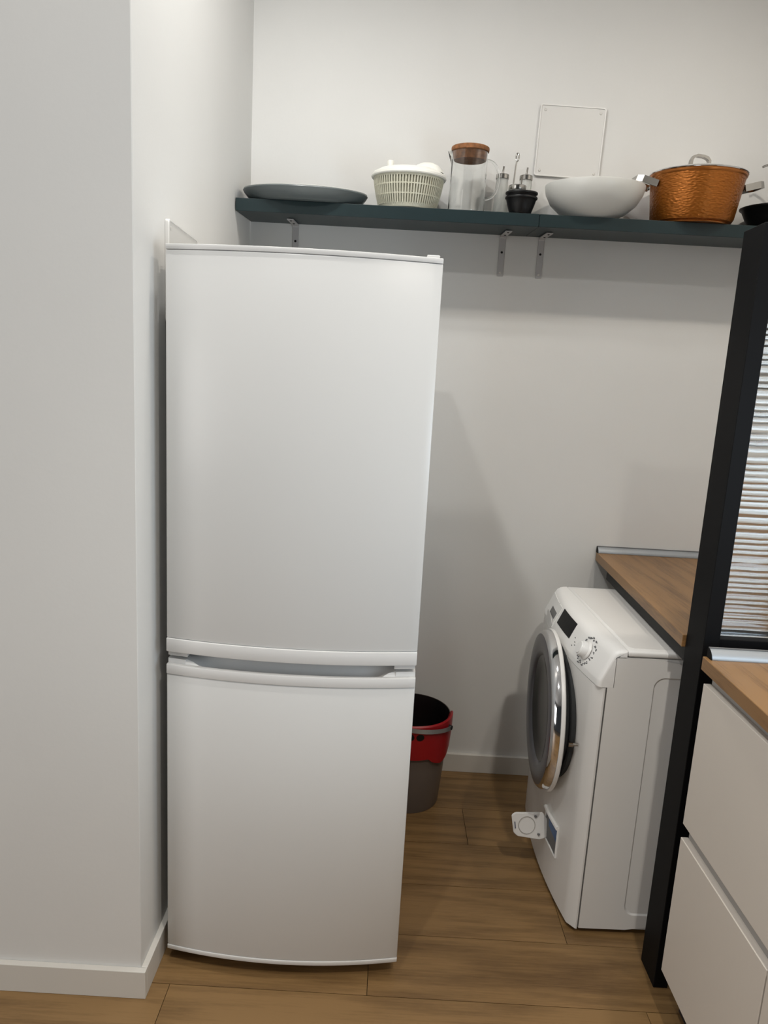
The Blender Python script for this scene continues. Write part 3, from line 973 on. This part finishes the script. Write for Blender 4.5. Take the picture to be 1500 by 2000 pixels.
# flap: plate hinged on the hatch's far edge, standing out from the front
wmi = (Matrix.Translation(wm.location) @ Euler((0, 0, 0.0212)).to_matrix().to_4x4()).inverted()
fl = [(0.984, -0.592, 0.208), (0.996, -0.589, 0.216), (1.082, -0.586, 0.219), (1.097, -0.590, 0.200), (1.112, -0.599, 0.149), (1.076, -0.604, 0.137), (1.006, -0.604, 0.145), (0.993, -0.601, 0.155)]
flw = [wmi @ Vector(p) for p in fl]
b = bmesh.new()
nf = Vector((0.05, 0.97, 0.22)).normalized()
A = [b.verts.new(p) for p in flw]
B = [b.verts.new(p + Vector((0, 0.006, 0.0))) for p in flw]
b.faces.new(A)
b.faces.new(B[::-1])
for i in range(len(A)):
    j = (i + 1) % len(A)
    b.faces.new((A[i], B[i], B[j], A[j]))
bmesh.ops.bevel(b, geom=b.edges[:], offset=0.0018, segments=2, affect='EDGES')
flap = obj('filter_flap', b, M_WPLA, wm, True)
# moulded ring, clips and printed marks on its inner face
fc = sum(flw, Vector()) / len(flw)
u1 = (flw[2] - flw[1]).normalized()
u2 = (flw[1] - flw[7]); u2 = (u2 - u1 * u2.dot(u1)).normalized()
nn = u1.cross(u2)
if nn.y > 0: nn = -nn


def flp(a, c, off=0.0):
    return fc + u1 * a + u2 * c + nn * off


b = tube([flp(0.026 * cos(t) - 0.010, 0.027 * sin(t) + 0.002, 0.0010) for t in [2 * pi * i / 28 for i in range(29)]], 0.0011, 6)
obj('moulded_ring', b, M_CHANNEL, flap, True)
for (a_, c_) in ((0.026, -0.026), (0.016, 0.030)):
    obj('flap_clip', tube([flp(a_, c_, 0.0), flp(a_ + 0.002, c_ + 0.001, 0.006)], 0.0035, 8), M_SEAM, flap, True)
obj('printed_mark', ribbon([flp(-0.048, 0.013, 0.0012), flp(-0.046, -0.008, 0.0012)], 0.0028, 0.0006, u1), M_STICK, flap)
for xx in (0.05, WD - 0.05):
    for yy in (0.05, WW - 0.05):
        obj('foot', lathe([(0, 0), (0.020, 0), (0.020, 0.009), (0.008, 0.011), (0.008, 0.02), (0, 0.02)], 16, c=(xx, yy, 0)), M_BLACK, wm, True)

# ------------------------------------------------------------------ worktops
CT, CTH = 0.9377, 0.032


def slab(name, pts, label):
    e = empty(name, (pts[0][0], pts[0][1], CT - CTH), (0, 0, 0), label, 'worktop', None)
    q = [(p[0] - pts[0][0], p[1] - pts[0][1]) for p in pts]
    obj('board', prism(q, 0, CTH, 'z', 0.0012, seg=1), M_TOP, e)
    return e


wt_far = slab('worktop', [(1.3424, -0.004), (1.2975, -0.893), (XR - 0.004, -0.893), (XR - 0.004, -0.004)], 'oak-look worktop above the washing machine, running to the back wall')
wt_near = slab('worktop', [(1.2835, -1.034), (1.250, -2.35), (XR - 0.004, -2.35), (XR - 0.004, -1.034)], 'oak-look worktop over the pale drawers, in front of the black post')


obj('void_shade_strip', prism([(0.020 - 0.0448 * t_, -0.004 - 0.889 * t_) for t_ in (0.11, 0.985)] + [(0.038 - 0.0448 * t_, -0.004 - 0.889 * t_) for t_ in (0.985, 0.11)], -0.0455, -0.0003, 'z'), M_CARC, wt_far)  # added black strip: paints the dark void between worktop and washer


def profile_strip(name, x0, x1, yb_, label):
    e = empty(name, (x0, yb_, CT + 0.0004), (0, 0, 0), label, 'trim strip', None)
    q = [(0, 0), (-0.022, 0), (-0.0225, 0.003), (-0.019, 0.010), (-0.012, 0.0175), (-0.004, 0.0215), (0, 0.022)]
    obj('strip', prism(q, 0.001, x1 - x0, 'x'), M_ALU, e, True)
    obj('end_cap', prism(q, -0.0015, 0.001, 'x'), M_FRAME, e)
    obj('sealing_lip', box(0.0, x1 - x0, -0.0045, 0.0, 0.0222, 0.0240), M_SEAM, e)
    return e


profile_strip('upstand_trim', 1.3435, XR - 0.006, -0.0035, 'aluminium upstand strip along the back wall on the far worktop')
profile_strip('upstand_trim', 1.293, XR - 0.006, -1.036, 'wide aluminium upstand strip below the ribbed glass panel')

# ------------------------------------------------------------------ black framed glass partition
PX0, PX1, PY0, PY1, PZ = 1.3054, 1.3425, -0.8966, -0.986, 1.894
e = empty('glass_partition', (PX0, PY1, 0), (0, 0, 0), 'black framed partition with horizontally ribbed glass, standing beside the washing machine', 'partition')
obj('post', box(0, PX1 - PX0, 0, PY0 - PY1, 0.0, PZ, 0.0012, 1), M_FRAME, e)
RX1 = XR - 0.008 - PX0
obj('top_rail', box(PX1 - PX0, RX1, 0.012, PY0 - PY1 - 0.012, PZ - 0.045, PZ, 0.0012, 1), M_FRAME, e)
obj('bottom_rail', box(PX1 - PX0, RX1, 0.012, PY0 - PY1 - 0.012, CT - 0.030, CT + 0.022, 0.0012, 1), M_FRAME, e)
# ribbed pane: each rib its own swell on the front face, nearly flat back
b = bmesh.new()
zb_, zt_ = CT + 0.020, PZ - 0.043
ribs = []
z = zb_
while z < zt_:
    h_ = random.choice((0.012, 0.015, 0.018, 0.021))
    ribs.append((z, min(z + h_, zt_), random.uniform(0.6, 1.25)))
    z += h_
nx = 14
xa_, xb_ = PX1 - PX0 - 0.003, RX1 - 0.002
F_, K_ = [], []
zs_ = []
for (za_, zc_, am) in ribs:
    for q in range(7):
        s = q / 7
        zs_.append((za_ + (zc_ - za_) * s, am * (0.0042 * sin(pi * s))))
zs_.append((zt_, 0))
for (zz, dep) in zs_:
    rowf, rowk = [], []
    for i in range(nx + 1):
        xx = xa_ + (xb_ - xa_) * i / nx
        wob = 0.0012 * sin(xx * 21 + zz * 3.0) + 0.0008 * sin(xx * 53 + zz * 9)
        rowf.append(b.verts.new((xx, 0.042 - dep, zz + wob)))
        rowk.append(b.verts.new((xx, 0.047, zz + wob)))
    F_.append(rowf); K_.append(rowk)
for j in range(len(zs_) - 1):
    for i in range(nx):
        b.faces.new((F_[j][i], F_[j][i + 1], F_[j + 1][i + 1], F_[j + 1][i]))
        b.faces.new((K_[j][i], K_[j + 1][i], K_[j + 1][i + 1], K_[j][i + 1]))
    b.faces.new((F_[j][0], F_[j + 1][0], K_[j + 1][0], K_[j][0]))
    b.faces.new((F_[j][nx], K_[j][nx], K_[j + 1][nx], F_[j + 1][nx]))
for i in range(nx):
    b.faces.new((F_[0][i], K_[0][i], K_[0][i + 1], F_[0][i + 1]))
    b.faces.new((F_[-1][i], F_[-1][i + 1], K_[-1][i + 1], K_[-1][i]))
obj('glass_pane', b, M_RIB, e, True)

# ------------------------------------------------------------------ drawer cabinets
XD = 1.2845


def drawer_cabinet(y1, y0, label):
    """y1 = far end, y0 = near end"""
    W_ = y1 - y0
    e = empty('drawer_cabinet', (XD, y0, 0), (0, 0, 0), label, 'cabinet', 'pale drawer cabinets')
    obj('carcass', box(0.030, XR - 0.01 - XD, 0.0, W_, 0.115, CT - CTH - 0.003, 0.001, 1), M_CARC, e)
    obj('plinth', box(0.060, 0.075, 0.0, W_, 0.0, 0.113), M_PLINTH, e)
    obj('handle_channel', box(0.018, 0.0298, 0.001, W_ - 0.004, CT - CTH - 0.045, CT - CTH - 0.004), M_CHANNEL, e)
    obj('handle_channel', box(0.018, 0.0298, 0.001, W_ - 0.004, 0.470, 0.545), M_CHANNEL, e)
    for z0, z1 in ((0.120, 0.488), (0.524, 0.880)):
        d = obj('drawer_front', box(0.0, 0.018, 0.0015, W_ - 0.0015, z0, z1, 0.0012, 2), M_DRAWER, e)
        obj('grip_bevel', prism([(0.0182, z1 - 0.022), (0.0182, z1 - 0.002), (0.0285, z1 - 0.022)], 0.002, W_ - 0.002, 'y'), M_DRAWER, d)
    return e


drawer_cabinet(-1.052, -1.432, 'pale two-drawer cabinet standing right in front of the black post')
drawer_cabinet(-1.4335, -2.033, 'next pale drawer cabinet, of which only a sliver shows at the bottom corner')
